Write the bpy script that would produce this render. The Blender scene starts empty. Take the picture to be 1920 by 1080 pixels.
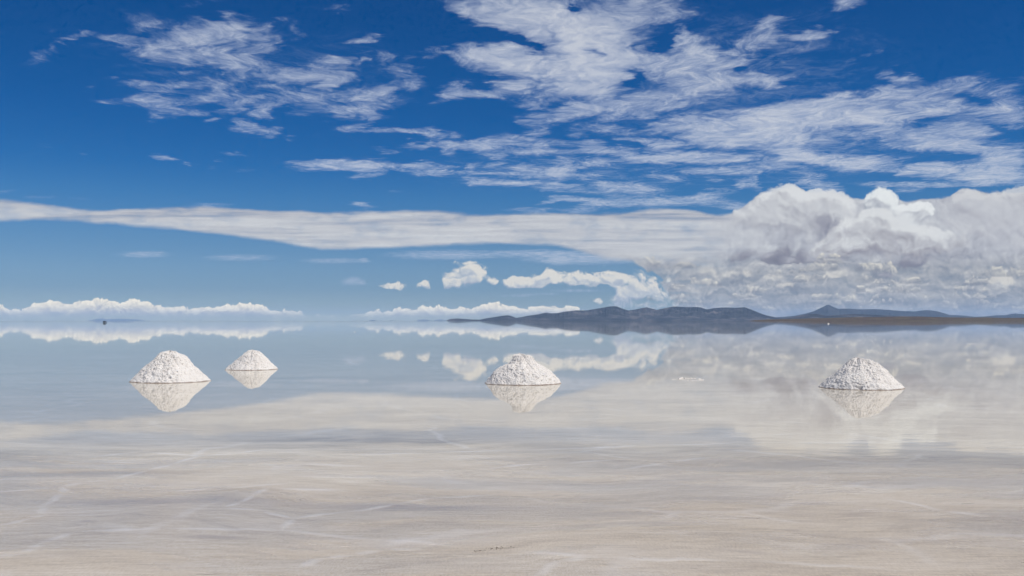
import bpy, bmesh, math, random
from math import radians, sin, cos, tan, atan2, sqrt, pi
from mathutils import Vector, noise as mnoise

sc = bpy.context.scene
COL = sc.collection
random.seed(7)

# ------------------------------------------------------------------ camera
F = 35.0 / 36.0 * 1920.0          # focal length in photo pixels
HOR = 601.3                       # row of the horizon in the photo
TH = math.atan((HOR - 540.0) / F)
CAM_H = 2.0
cam = bpy.data.cameras.new("camera"); cam.lens = 35.0; cam.sensor_width = 36.0
cam.clip_start = 0.05; cam.clip_end = 200000.0
cam_o = bpy.data.objects.new("camera", cam); COL.objects.link(cam_o)
cam_o.location = (0, 0, CAM_H); cam_o.rotation_euler = (pi / 2 + TH, 0, 0)
sc.camera = cam_o


def st(px, py):
    """photo pixel -> (x/y, z/y) of the direction it looks along"""
    X, Y = (px - 960.0) / F, (540.0 - py) / F
    dy = cos(TH) - Y * sin(TH)
    return X / dy, (sin(TH) + Y * cos(TH)) / dy


def ground(px, py, z=0.0):
    s, t = st(px, py)
    d = (z - CAM_H) / t
    return Vector((s * d, d, z))


def lin(r, g, b):
    def f(c):
        c /= 255.0
        return c / 12.92 if c <= 0.04045 else ((c + 0.055) / 1.055) ** 2.4
    return (f(r), f(g), f(b), 1.0)


# ------------------------------------------------------------------ node helpers
class G:
    """writes node graphs as expressions"""
    def __init__(self, tree):
        self.t = tree; self.n = tree.nodes; self.l = tree.links

    def put(self, sock, v):
        if v is None:
            return
        if isinstance(v, E):
            v = v.s
        if isinstance(v, bpy.types.NodeSocket):
            self.l.new(v, sock)
        else:
            sock.default_value = v

    def math(self, op, a, b=None, c=None, clamp=False):
        n = self.n.new('ShaderNodeMath'); n.operation = op; n.use_clamp = clamp
        for i, v in enumerate((a, b, c)):
            if v is not None:
                self.put(n.inputs[i], v)
        return E(self, n.outputs[0])

    def vmath(self, op, a, b=None, c=None, scale=None, out=0):
        n = self.n.new('ShaderNodeVectorMath'); n.operation = op
        for i, v in enumerate((a, b, c)):
            if v is not None:
                self.put(n.inputs[i], v)
        if scale is not None:
            self.put(n.inputs['Scale'], scale)
        return E(self, n.outputs[out])

    def comb(self, x, y, z=0.0):
        n = self.n.new('ShaderNodeCombineXYZ')
        for i, v in enumerate((x, y, z)):
            self.put(n.inputs[i], v)
        return E(self, n.outputs[0])

    def sep(self, v):
        n = self.n.new('ShaderNodeSeparateXYZ'); self.put(n.inputs[0], v)
        return [E(self, o) for o in n.outputs]

    def rng(self, v, a, b, c=0.0, d=1.0, smooth=True):
        n = self.n.new('ShaderNodeMapRange'); n.clamp = True
        n.interpolation_type = 'SMOOTHSTEP' if smooth else 'LINEAR'
        for i, x in enumerate((v, a, b, c, d)):
            self.put(n.inputs[i], x)
        return E(self, n.outputs[0])

    def noise(self, v, scale=1.0, detail=4.0, rough=0.55, dim='2D', distort=0.0, out=0, lac=2.0):
        n = self.n.new('ShaderNodeTexNoise'); n.noise_dimensions = dim
        self.put(n.inputs['Vector'], v)
        n.inputs['Scale'].default_value = scale; n.inputs['Detail'].default_value = detail
        n.inputs['Roughness'].default_value = rough; n.inputs['Distortion'].default_value = distort
        n.inputs['Lacunarity'].default_value = lac
        return E(self, n.outputs[out])

    def voro(self, v, scale=1.0, feature='F1', detail=0.0, rough=0.5, dim='2D', out='Distance', rand=1.0):
        n = self.n.new('ShaderNodeTexVoronoi'); n.voronoi_dimensions = dim; n.feature = feature
        self.put(n.inputs['Vector'], v)
        n.inputs['Scale'].default_value = scale
        if 'Detail' in n.inputs:
            n.inputs['Detail'].default_value = detail; n.inputs['Roughness'].default_value = rough
        n.inputs['Randomness'].default_value = rand
        return E(self, n.outputs[out])

    def ramp(self, v, pts, interp='LINEAR'):
        n = self.n.new('ShaderNodeValToRGB'); r = n.color_ramp; r.interpolation = interp
        while len(r.elements) < len(pts):
            r.elements.new(0.5)
        for e, (p, c) in zip(r.elements, pts):
            e.position = p; e.color = c if len(c) == 4 else (*c, 1)
        self.put(n.inputs[0], v)
        return E(self, n.outputs[0])

    def curve(self, v, pts):
        """float curve through pts; both axes 0..1"""
        n = self.n.new('ShaderNodeFloatCurve'); c = n.mapping.curves[0]
        n.mapping.use_clip = False
        c.points[0].location = pts[0]; c.points[1].location = pts[-1]
        for p in pts[1:-1]:
            c.points.new(*p)
        n.mapping.update()
        self.put(n.inputs['Value'], v)
        return E(self, n.outputs[0])

    def mix(self, f, a, b, mode='MIX'):
        n = self.n.new('ShaderNodeMix'); n.data_type = 'RGBA'; n.blend_type = mode
        self.put(n.inputs[0], f); self.put(n.inputs[6], a); self.put(n.inputs[7], b)
        return E(self, n.outputs[2])

    def blobs(self, p, items, acc=0.0, world=False):
        """sum of soft rotated ellipses given in photo pixels (cx, cy, rx, ry, angle, weight); each is (1 - r^2)^2"""
        key = (world, tuple(items))
        if key not in BLOB_GROUPS:
            chunks = {}
            for it in items:
                chunks.setdefault(it[4] if world else 6.0 * round(it[4] / 6.0), []).append(it)
            out = []; cur = None; n = 0
            for a in sorted(chunks):
                for it in chunks[a]:
                    if cur is None or n >= 26:
                        cur = []; out.append(cur); n = 0
                    cur.append((a,) + it); n += 1
            BLOB_GROUPS[key] = [blob_group(c, world) for c in out]
        u, v, _ = self.sep(p)
        for grp in BLOB_GROUPS[key]:
            n = self.n.new('ShaderNodeGroup'); n.node_tree = grp
            self.put(n.inputs[0], u); self.put(n.inputs[1], v); self.put(n.inputs[2], acc)
            acc = E(self, n.outputs[0])
        return acc


BLOB_GROUPS = {}
def blob_group(items, world=False):
    t = bpy.data.node_groups.new("cloud_puffs", 'ShaderNodeTree')
    for nm in ("u", "v", "sum"):
        t.interface.new_socket(nm, in_out='INPUT', socket_type='NodeSocketFloat')
    t.interface.new_socket("sum", in_out='OUTPUT', socket_type='NodeSocketFloat')
    g = G(t); gi = g.n.new('NodeGroupInput'); go = g.n.new('NodeGroupOutput')
    u, v, acc = (E(g, o) for o in gi.outputs[:3])
    last = None
    for a, cx, cy, rx, ry, _, w in items:
        ca, sa = cos(radians(a)), sin(radians(a))
        if a != last:
            if a == 0: ur, vr = u, v
            else:
                ur = g.math('MULTIPLY_ADD', v, sa, u * ca); vr = g.math('MULTIPLY_ADD', v, ca, u * -sa)
            last = a
        s, t_ = (cx, cy) if world else st(cx, cy)
        kx, ky = (1 / rx, 1 / ry) if world else (F / rx, F / ry)
        x_ = g.math('MULTIPLY_ADD', ur, kx, -(ca * s + sa * t_) * kx)
        y_ = g.math('MULTIPLY_ADD', vr, ky, -(-sa * s + ca * t_) * ky)
        q = g.math('MULTIPLY_ADD', y_, y_, x_ * x_)
        m = g.math('MAXIMUM', 1.0 - q, 0.0)      # (a clamped node here would overflow the renderer's shader stack)
        acc = g.math('MULTIPLY_ADD', m * m, w, acc)
    g.l.new(acc.s, go.inputs[0])
    return t


class E:
    def __init__(self, g, s): self.g = g; self.s = s
    def __add__(self, o): return self.g.math('ADD', self, o)
    __radd__ = __add__
    def __sub__(self, o): return self.g.math('SUBTRACT', self, o)
    def __rsub__(self, o): return self.g.math('SUBTRACT', o, self)
    def __mul__(self, o): return self.g.math('MULTIPLY', self, o)
    __rmul__ = __mul__
    def __truediv__(self, o): return self.g.math('DIVIDE', self, o)
    def __rtruediv__(self, o): return self.g.math('DIVIDE', o, self)
    def max(self, o): return self.g.math('MAXIMUM', self, o)
    def min(self, o): return self.g.math('MINIMUM', self, o)
    def clamp(self): return self.g.math('ADD', self, 0.0, clamp=True)
    def pow(self, o): return self.g.math('POWER', self, o)


def material(name):
    m = bpy.data.materials.new(name); m.use_nodes = True
    g = G(m.node_tree); g.n.clear()
    out = g.n.new('ShaderNodeOutputMaterial')
    return m, g, out


# ------------------------------------------------------------------ sun
SUN_EL, SUN_AZ = radians(58), radians(118)      # azimuth clockwise from the view direction: right, slightly behind
sun_dir = Vector((sin(SUN_AZ) * cos(SUN_EL), cos(SUN_AZ) * cos(SUN_EL), sin(SUN_EL)))
sun = bpy.data.lights.new("sun", 'SUN'); sun.energy = 3.5; sun.angle = radians(0.5); sun.color = (1.0, 0.945, 0.86)
sun_o = bpy.data.objects.new("sun", sun); COL.objects.link(sun_o)
sun_o.rotation_euler = (-sun_dir).to_track_quat('-Z', 'Y').to_euler()
sun_o.location = (0, 0, 50)

# ------------------------------------------------------------------ sky
SKY_STRENGTH = 0.1
# what the air does to the clear blue at each height above the horizon (tangent of elevation 0 .. 0.4)
SKY_TINT = [(0.0067, (0.53, 0.57, 0.56)), (0.0332, (0.40, 0.47, 0.555)), (0.0774, (0.325, 0.43, 0.57)), (0.128, (0.340, 0.475, 0.62)), (0.204, (0.285, 0.485, 0.66)),
            (0.3055, (0.160, 0.460, 0.715)), (0.3819, (0.076, 0.405, 0.725)), (0.5094, (0.031, 0.365, 0.725)), (0.6373, (0.018, 0.35, 0.715)), (0.7631, (0.017, 0.34, 0.71)), (1.0, (0.06, 0.36, 0.71))]
#@SKY_TINT@

CIRRUS = [
 (37,17,30,5,0,.15),(140,72,30,8,0,.5),(100,55,25,8,-20,.2),(78,108,48,14,10,.4),(105,88,15,8,20,.25),
 (370,78,120,40,5,.35),(375,75,95,24,8,.6),(440,62,50,12,-12,.6),(270,47,45,11,10,.42),(225,80,55,10,-4,.5),
 (300,100,55,10,-5,.4),(250,30,70,25,0,.2),(420,40,65,14,0,.4),(410,105,70,18,-15,.45),(450,118,45,24,0,.5),(455,142,38,10,0,.35),
 (352,137,18,6,3,.45),(218,139,13,4,0,.3),(270,160,55,11,-5,.55),(330,165,32,12,0,.42),(400,160,38,11,-5,.5),
 (200,188,32,7,-8,.35),(165,165,11,4,0,.25),(285,190,60,14,0,.7),(375,183,40,14,10,.75),(435,175,14,6,0,.45),(440,192,45,12,0,.5),
 (400,3,65,8,0,.35),(500,0,22,7,0,.3),(520,37,13,8,0,.28),(620,12,32,9,0,.28),(490,55,14,14,0,.35),(500,85,32,18,0,.45),
 (505,115,32,17,0,.45),(555,60,18,10,-25,.22),(688,73,32,8,3,.5),(620,113,25,13,15,.6),(662,112,14,10,10,.45),(717,112,24,15,0,.42),
 (565,138,95,18,-1,.75),(630,148,30,16,0,.55),(615,162,28,9,15,.45),(525,165,48,8,0,.38),(785,107,38,12,10,.32),(830,92,44,7,0,.28),
 (760,145,40,24,-20,.5),(715,165,50,16,5,.5),(500,190,30,14,0,.5),(580,184,58,15,3,.85),(680,184,50,17,8,.65),(725,190,55,12,0,.5),
 (905,14,75,24,-25,.6),(930,40,55,20,-22,.6),(945,112,105,30,-8,1.1),(855,170,40,18,12,.85),(820,185,28,9,20,.4),(935,171,62,15,6,.85),
 (1000,22,130,48,-15,1.0),(1070,72,130,58,-22,1.1),(1130,70,75,80,0,1.0),(1110,135,75,55,-20,1.0),(980,122,125,36,-14,.9),
 (1060,152,95,28,-18,.85),(1120,172,36,17,0,.7),(1195,18,70,34,0,.55),(1235,15,55,20,0,.45),(1225,38,16,9,0,.5),
 (1265,60,24,12,62,.65),(1290,86,52,25,-12,.8),(1310,112,82,32,-10,.75),(1265,132,72,26,-10,.7),(1225,128,45,20,0,.45),
 (1355,152,95,18,8,.95),(1430,152,46,15,5,.8),(1310,176,65,15,5,.6),(1380,115,30,14,0,.45),(1435,48,34,10,15,.55),(1415,75,46,16,5,.5),(1390,95,28,9,20,.38),
 (975,165,24,15,0,.5),(1000,193,46,11,0,.5),(1030,180,55,13,-5,.4),(1200,190,72,17,10,.85),(1280,196,36,9,5,.6),(1100,195,34,9,0,.4),
 (1452,65,24,14,30,.65),(1507,63,38,16,8,1.0),(1550,48,14,5,10,.4),(1593,3,38,15,12,.65),(1608,98,24,6,15,.25),(1580,115,12,5,0,.25),
 (1450,152,16,15,0,.65),(1667,142,18,11,20,.4),(1708,152,32,10,0,.85),(1790,156,92,17,5,.65),(1720,175,92,12,0,.6),(1900,160,46,16,0,.5),(1830,170,65,10,0,.4),
 (1530,190,58,18,12,.9),(1600,196,150,26,4,.9),(1750,195,105,15,0,.8),(1900,186,46,18,0,.6),
 (310,207,46,11,0,.55),(365,210,28,9,0,.45),(292,220,20,6,0,.33),(402,224,16,5,8,.6),(430,205,34,10,0,.5),(457,241,34,11,0,.65),(450,228,24,8,0,.42),
 (90,276,28,4,-3,.22),(65,290,32,4,0,.18),(167,290,10,4,0,.2),(308,297,34,6,-4,.6),(355,308,14,3.5,0,.4),(405,301,10,5,0,.3),(440,290,30,4,-8,.35),
 (455,318,16,5,0,.3),(392,314,10,3,0,.25),(10,359,18,4,0,.35),(75,370,32,4,0,.28),(395,386,60,6,0,.4),(145,372,30,5,0,.2),
 (495,210,30,18,0,.55),(500,246,30,10,0,.8),(540,256,12,5,0,.3),(620,206,62,11,3,.65),(660,213,58,15,6,.75),(690,225,34,10,15,.4),
 (675,242,42,8,0,.75),(740,244,46,8,3,.75),(795,248,35,9,-5,.8),(815,259,20,7,0,.5),(850,253,28,6,0,.6),(600,252,38,3,0,.25),(762,262,14,4,0,.45),
 (778,274,34,6,3,.75),(722,281,22,7,-8,.55),(880,273,90,12,3,1.0),(935,262,46,11,5,.85),(925,287,30,8,-8,.55),(845,288,24,6,0,.4),
 (640,310,92,12,1,1.1),(620,301,30,5,0,.5),(690,308,48,11,0,.8),(680,327,30,9,0,.65),(710,323,18,4,6,.45),(770,312,48,9,-2,.95),(835,312,20,5,0,.6),
 (815,324,50,7,-2,.75),(888,311,14,8,15,.5),(927,306,17,7,8,.6),(910,324,70,4,-1,.5),(890,340,26,6,0,.5),(925,344,54,6,-1,.8),(678,384,24,6,-4,.7),
 (1060,215,80,13,12,.85),(1100,207,46,10,0,.6),(1150,215,46,17,10,.65),(1240,207,58,10,8,.55),(1000,203,34,6,0,.45),(1000,245,26,12,0,.6),(980,228,18,7,0,.35),
 (1075,248,24,9,0,.4),(1140,242,58,11,-5,.6),(1010,267,60,9,2,.8),(1100,268,40,8,0,.6),(1180,262,28,7,-5,.55),(1220,268,46,10,-5,.55),(1255,273,46,10,8,.85),
 (1020,283,70,8,-2,.8),(1120,281,36,10,-3,.9),(1165,283,36,7,0,.65),(1240,295,82,12,0,.9),(1330,296,88,11,-3,.9),(1210,298,46,8,0,.5),(1120,305,44,9,4,.9),
 (1050,302,24,5,0,.45),(1050,318,36,13,20,.75),(1020,326,70,10,-3,.8),(985,314,24,7,0,.55),(1100,330,42,5,0,.55),(1040,350,46,9,-5,.65),(970,345,36,6,0,.8),
 (1250,333,38,10,-5,.55),(1330,320,58,8,0,.65),(1400,315,26,7,5,.6),(1370,325,36,5,0,.55),(1430,322,30,4,0,.4),(1175,355,90,14,0,.95),(1130,345,32,6,0,.55),
 (1340,338,15,6,0,.35),(1345,354,30,3.5,0,.5),(1090,375,72,6,-4,.95),(1180,380,85,11,0,.85),(1250,377,50,12,0,.75),(1030,378,26,4,10,.6),(1000,394,60,6,0,.5),
 (1320,370,32,9,5,.8),(1330,378,70,12,0,.5),(1385,388,60,9,-4,.6),(1360,360,40,8,10,.35),(1390,345,15,9,0,.7),(1415,345,18,10,-45,.65),(1090,394,46,10,8,.6),
 (1300,235,92,22,5,.8),(1400,242,105,32,5,.9),(1350,262,72,18,0,.8),(1280,228,46,13,5,.6),(1420,220,50,16,12,.8),(1390,297,36,8,0,.6),
 (1540,215,140,28,3,.9),(1480,247,105,34,3,.9),(1640,226,95,18,3,.75),(1700,215,82,15,5,.65),(1770,205,58,10,10,.7),(1630,252,70,10,0,.6),(1690,245,48,9,0,.5),(1460,270,48,13,0,.6),
 (1850,215,70,17,8,.75),(1900,225,46,15,0,.7),(1870,205,58,10,0,.6),(1800,243,62,13,2,.95),(1830,252,36,8,0,.4),(1765,267,105,18,1,1.1),(1830,280,60,13,-4,.8),
 (1890,290,50,26,15,.7),(1500,290,48,15,-12,.85),(1570,300,98,16,-4,1.0),(1615,308,62,11,0,.85),(1480,297,60,11,0,.65),(1460,311,36,7,0,.65),(1650,300,60,6,-3,.4),
 (1690,316,32,9,0,.5),(1690,325,18,8,0,.65),(1720,312,15,6,0,.45),(1790,322,90,17,-1,1.0),(1750,318,60,13,5,.8),(1870,315,75,32,12,1.0),(1850,335,60,13,0,.8),(1910,335,32,16,0,.8),
 (1710,346,110,6,0,1.0),(1530,338,46,15,-25,.65),(1840,345,48,4,0,.6),(1700,358,36,6,0,.7),(1530,350,60,8,-10,.5),
 (270,477,55,7,-3,.75),(450,483,85,7,2,.6),(625,489,75,6,-2,.6),(40,508,70,3,0,.2),(683,488,8,5,0,.6),
 (840,478,130,10,-1,.85),(1000,474,90,7,2,.75),(1100,484,140,13,0,1.0),(1045,489,24,9,0,.55),
 (970,554,40,3,2,.4),(1085,545,60,3,2,.5),(1020,551,40,2.5,2,.35),(660,527,22,9,8,.75),(680,531,8,5,0,.5),(745,358,20,3,0,.2),
]
VEILS = [(1330,130,520,170,5,.22),(1520,280,440,100,5,.24),(480,130,420,130,0,.15),(1020,320,360,60,0,.22),(330,80,260,80,0,.10)]
HOLES = [(1108,98,26,19,-20,-1.3),(1078,20,44,10,-8,-.9),(1240,80,34,24,0,-.6),(990,80,44,16,-25,-.8),(1390,128,20,10,0,-.4),(1020,143,22,10,-20,-.35),(1185,150,30,18,20,-.5)]
HEAP_LAYERS = [
 # (ellipses, (dark, mid, bright), opacity, light gain)
 ([(1850,380,90,34,0,1.0),(1905,392,80,50,0,1.0),(1815,372,40,20,20,.8),(1930,360,50,20,0,.9),(1800,420,90,50,0,.9),(1900,450,110,50,0,.8)], ((172,172,182),(194,196,202),(212,213,215)), .85, .7),
 ([(1492,380,92,50,0,1.0),(1442,392,80,40,10,1.0),(1555,378,56,34,-15,1.0),(1585,402,44,50,0,1.0),(1410,415,110,40,0,.6),(1510,425,90,60,0,.9),(1480,357,30,18,0,.7)], ((158,159,170),(195,197,202),(220,222,224)), .95, .9),
 ([(1653,372,40,36,0,1.3),(1636,388,32,34,0,1.0),(1660,400,50,40,0,1.0)], ((160,166,178),(196,200,206),(230,234,235)), 1.0, 1.1),
 ([(1716,393,46,26,0,1.3),(1696,410,50,30,0,1.0),(1738,399,24,22,0,1.0)], ((172,176,186),(210,213,216),(231,234,235)), 1.0, 1.0),
 ([(1618,424,76,40,15,1.1),(1578,452,70,38,20,1.1),(1680,432,80,44,-10,1.0),(1548,470,46,24,0,1.0),(1640,465,140,36,0,.9),(1740,458,130,46,0,.7),(1790,445,90,36,0,.45),(1640,405,40,26,0,.8)], ((146,143,153),(190,191,196),(222,224,225)), .95, .9),
 ([(1464,477,44,26,40,1.2),(1440,484,36,14,0,.9),(1508,474,20,26,-20,1.1),(1392,478,52,20,20,.8),(1545,488,95,13,0,1.2),(1705,490,95,16,3,.9),(1652,514,60,10,0,.8),(1480,489,60,9,0,.9)], ((118,119,134),(138,138,151),(176,177,186)), 1.0, .5),
 ([(1882,520,36,18,0,1.2),(1870,530,40,14,0,1.0),(1695,527,40,16,0,.9),(1632,542,50,10,4,1.0),(1590,559,60,9,0,.9),(1560,515,34,16,0,.8),(1400,512,26,14,0,.7),(1340,508,36,16,0,.7),(1470,536,60,9,0,.7),(1300,522,30,12,0,.7),(1250,545,40,14,0,.7),(1375,540,40,9,0,.7),(1420,556,50,8,0,.7),(1320,560,50,9,0,.6),(1545,522,40,9,0,.6),(1740,535,40,9,0,.6),(1770,575,60,7,0,.6),(1880,570,50,7,0,.5),(1800,505,60,10,0,.5)], ((176,180,188),(200,200,199),(219,214,205)), .8, 1.0),
]
CUMULI = [   # small cumulus in front of the blue
 (866,524,46,24,0,1.3),(886,508,34,24,-25,1.3),(848,532,22,16,0,.9),(925,527,18,14,0,1.3),(965,529,30,17,0,1.3),(1015,523,42,17,4,1.2),(1028,511,16,14,0,.9),
 (1085,522,50,20,0,1.3),(1110,538,20,10,0,1.1),(1080,535,16,7,0,.9),(1150,522,34,22,0,1.2),(1185,532,48,20,0,1.2),(740,537,35,10,0,1.2),(795,535,23,13,0,1.2),
 (1125,562,16,9,0,1.0),(1170,560,40,14,10,1.1),(1205,508,26,18,0,.7),(1210,545,55,18,0,.9),(1127,500,16,9,20,.5),(1050,529,110,11,0,.8),(990,533,40,9,0,.8),(1130,531,60,11,0,.8),(1165,550,34,14,15,.8),(1190,575,50,14,0,.7),(1235,562,46,22,0,.7),(1262,530,44,20,0,.35),(1290,575,56,18,0,.6),(1150,575,24,10,0,.6),(1235,497,26,12,0,.3),(850,494,20,6,0,.4),(1240,522,38,18,0,.55),
]
TONE = [   # where the thick cloud on the right is bright or dark
 (1480,372,80,34,20,.4),(1575,388,36,42,-35,.45),(1548,425,44,50,30,-.55),(1330,430,200,70,0,.1),(1390,476,48,20,25,-.38),(1465,476,40,24,38,-.85),(1508,470,20,20,50,-.5),
 (1548,488,80,11,0,-.75),(1700,490,80,15,6,-.55),(1652,514,46,9,0,-.5),(1800,470,130,32,5,-.28),(1595,440,80,40,28,.5),(1660,360,30,22,0,.6),(1648,386,28,24,20,-.5),
 (1715,390,34,18,-10,.55),(1705,413,50,9,-38,.45),(1640,418,60,32,0,.35),(1760,430,70,26,0,.22),(1885,395,75,40,0,.15),(1882,522,34,18,0,.75),(1640,468,90,20,12,-.35),
 (1500,545,85,11,0,-.3),(1350,551,44,9,0,-.28),(1645,560,85,12,4,-.4),(1630,543,42,9,5,.5),(1590,560,50,9,0,.4),(1690,530,40,14,0,.3),(1560,515,32,14,0,.35),
 (1720,345,200,22,0,-.05),(1470,500,60,9,0,.3),(1340,508,60,20,0,.25),(1260,500,30,14,0,-.25),(1290,495,20,10,0,.3),(1380,522,34,16,0,-.25),(1450,530,60,6,0,.3),(1860,565,120,14,0,-.22),
 (1790,575,60,8,0,.2),(1760,520,110,20,0,-.15),(1460,565,120,9,0,-.15),(1200,560,60,30,0,.3),(1720,475,60,16,15,.2),(1225,470,140,14,0,.1),(1240,405,120,12,0,-.12),
]
BAND_TOP = [(-60,372),(0,374),(100,381),(200,389),(300,388),(400,385),(500,391),(600,392),(700,391),(800,393),(900,397),(1000,399),(1100,398),(1180,394),(1240,386),(1300,390),(1345,398),(1375,394),(1400,376),(1430,356),(1465,347),(1485,343),(1503,347),(1520,354),(1545,352),(1563,356),(1585,366),(1610,366),(1634,362),(1642,351),(1655,348),(1668,353),(1678,367),(1700,372),(1740,368),(1780,362),(1806,349),(1822,352),(1850,356),(1870,353),(1900,357),(1990,356)]
BAND_BOT = [(-60,416),(0,416),(100,417),(200,421),(280,426),(350,434),(420,441),(500,452),(560,461),(600,465),(660,467),(720,466),(800,463),(900,461),(1000,460),(1050,464),(1100,476),(1140,486),(1170,489),(1200,494),(1225,505),(1250,522),(1275,550),(1300,600),(1325,640),(1990,640)]
BANK_TOP = [(-60,566),(0,567),(12,572),(28,576),(42,577),(60,566),(80,562),(100,560),(115,563),(127,569),(145,562),(165,558),(190,556),(212,561),(225,563),(245,556),(262,560),(280,564),(300,569),(320,572),(345,571),(365,574),(385,571),(410,571),(430,566),(455,566),(470,565),(492,566),(502,574),(520,579),(545,578),(565,583),(577,587),(600,588),(620,585),(640,588),(665,584),(680,585),(690,579),(712,579),(722,583),(745,571),(765,574),(780,577),(790,571),(802,570),(830,571),(848,577),(862,567),(880,574),(900,570),(925,561),(940,566),(960,569),(985,575),(1000,571),(1015,567),(1035,571),(1050,572),(1078,570),(1088,578),(1110,582),(1150,585),(1200,588),(1300,592),(1990,594)]

def build_sky():
    w = bpy.data.worlds.new("World"); sc.world = w; w.use_nodes = True
    g = G(w.node_tree); g.n.clear()
    tc = g.n.new('ShaderNodeTexCoord')
    d = g.vmath('NORMALIZE', E(g, tc.outputs['Generated']))
    x, y, z = g.sep(d)
    sky = g.n.new('ShaderNodeTexSky'); sky.sky_type = 'NISHITA'; sky.sun_disc = False
    sky.sun_elevation = SUN_EL; sky.sun_rotation = SUN_AZ
    sky.altitude = 3650; sky.air_density = 1.0; sky.dust_density = 0.4; sky.ozone_density = 1.0
    zz = z.max(0.0004)
    yc = y.max(0.12)
    s = x / yc
    t = zz / yc
    front = g.rng(y, 0.12, 0.45)
    # clear blue
    el = zz / g.math('SQRT', x * x + y * y)
    tint = g.ramp(el * 2.5, SKY_TINT)
    col = g.mix(1.0, E(g, sky.outputs[0]), tint, 'MULTIPLY')
    tc_ = g.vmath('MULTIPLY', E(g, tint.s), (1, 1, 1))
    k = 1.0 / SKY_STRENGTH
    def C(r, gg, b, m=1.0):
        c = lin(r, gg, b); return (c[0] * k * m, c[1] * k * m, c[2] * k * m, 1)
    # ---- high thin cloud: noise laid on a level sheet, seen in perspective
    ip = 1.0 / zz.max(0.035)
    P = g.comb(x * ip, y * ip)
    wv = g.noise(P, 2.6, 3.0, 0.5, out=1)
    wv = g.vmath('SUBTRACT', wv, (0.5, 0.5, 0.5))
    wv2 = g.noise(P, 8.0, 5.0, 0.6, out=1)
    wv2 = g.vmath('SUBTRACT', wv2, (0.5, 0.5, 0.5))
    wx, wy, _ = g.sep(wv)
    vx, vy, _ = g.sep(wv2)
    ws = s + wx * t * 0.20 + vx * t * 0.13
    wt = t + wy * (t * t) * 0.30 + vy * (t * t) * 0.26
    p = g.comb(ws, wt)
    cov = g.blobs(p, [(c[0], c[1], c[2] * 1.28 + 3, c[3] * 1.28 + 1.2) + c[4:5] + (c[5] * (0.64 if c[0] < 770 and c[1] < 260 else 0.72),) for c in CIRRUS])
    cov = g.blobs(p, VEILS, cov)
    cov = g.blobs(p, HOLES, cov)
    # beyond the sides and overhead: scattered cloud of the same kind
    side = g.rng(g.math('ABSOLUTE', s), 0.56, 0.8).max(1.0 - front)
    over = g.rng(el, 0.40, 0.6)
    cov = cov + (side.max(over)) * 0.45
    Pw = g.vmath('ADD', P, g.vmath('SCALE', wv, scale=0.35))
    n1 = g.noise(g.vmath('MULTIPLY', Pw, (1.0, 0.72, 1)), 6.5, 9.0, 0.64, distort=0.25)
    n2 = g.noise(g.vmath('MULTIPLY', Pw, (1.0, 0.46, 1)), 25.0, 8.0, 0.68)
    nn = n1 * 0.55 + n2 * 0.45
    dens = (1.0 - g.math('POWER', 2.718, cov.max(0.0) * -1.25)) * 1.30 + (nn - 0.5) * (2.8 - cov.min(1.3) * 0.7)
    gate = g.rng(cov, 0.0, 0.30)
    a = g.rng(dens, -0.10, 1.45) * gate * 0.84
    ccol = g.ramp(dens * 0.75, [(0.1, C(168, 184, 214)), (0.55, C(192, 202, 221)), (0.95, C(211, 215, 223))])
    col = g.mix(a, col, ccol)
    # ---- thick sheet: the long band on the left that swells into the heap on the right
    su = (s + 0.56) / 1.12
    def cv(pts):
        q = []
        for px, py in pts:
            a_, b_ = st(px, py)
            q.append(((a_ + 0.56) / 1.12, 0.5 * b_ / 0.15))
        q[0] = (0.0, q[0][1]); q[-1] = (1.0, q[-1][1])
        return g.curve(su.clamp(), q) * 0.3
    q2 = g.comb(s, t)
    heap = g.rng(s, st(1290, 400)[0], st(1420, 400)[0])         # 0 smooth band, 1 billowing heap
    ew = g.noise(g.vmath('MULTIPLY', q2, (9, 55, 1)), 1.0, 5.0, 0.55) - 0.5
    # billows
    bw = g.noise(q2, 26.0, 3.0, 0.5, out=1)
    bw = g.vmath('SUBTRACT', bw, (0.5, 0.5, 0.5))
    qb = g.vmath('ADD', q2, g.vmath('SCALE', bw, scale=0.030))
    bw3 = g.vmath('SUBTRACT', g.noise(q2, 90.0, 3.0, 0.55, out=1), (0.5, 0.5, 0.5))
    qb = g.vmath('ADD', qb, g.vmath('SCALE', bw3, scale=0.006))
    def billow(v):
        b1 = g.voro(g.vmath('MULTIPLY', v, (1, 1.35, 1)), 26.0, 'F1', 3.0, 0.52)
        return 1.0 - b1
    b0 = billow(qb)
    b1 = billow(g.vmath('ADD', qb, (0.0045, 0.0085, 0)))
    lit = (b0 - b1)
    bsm = g.noise(qb, 70.0, 6.0, 0.6)
    bsm1 = g.noise(g.vmath('ADD', qb, (0.002, 0.0042, 0)), 70.0, 6.0, 0.6)
    lit2 = (bsm - bsm1)
    top = cv(BAND_TOP); bot = cv(BAND_BOT)
    st1 = g.noise(g.vmath('MULTIPLY', q2, (5, 120, 1)), 1.0, 7.0, 0.66)
    st2 = g.noise(g.vmath('MULTIPLY', q2, (22, 60, 1)), 1.0, 6.0, 0.62)
    bump = heap * ((b0 - 0.55) * 0.004 + ew * 0.006) + (1.0 - heap) * (ew * 0.010 + (st2 - 0.5) * 0.005)
    dtop = (top + bump) - t
    dbot = t - (bot + ew * 0.010 + (bsm - 0.5) * 0.002 + g.rng(s, st(1180, 500)[0], st(1230, 500)[0]) * (b0 - 0.55) * 0.03)
    soft = 0.0030 + (1.0 - heap) * 0.0020
    a_top = g.rng(dtop / soft, 0.0, 1.0)
    a_bot = g.rng(dbot, -0.0015, 0.0045)
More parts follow.
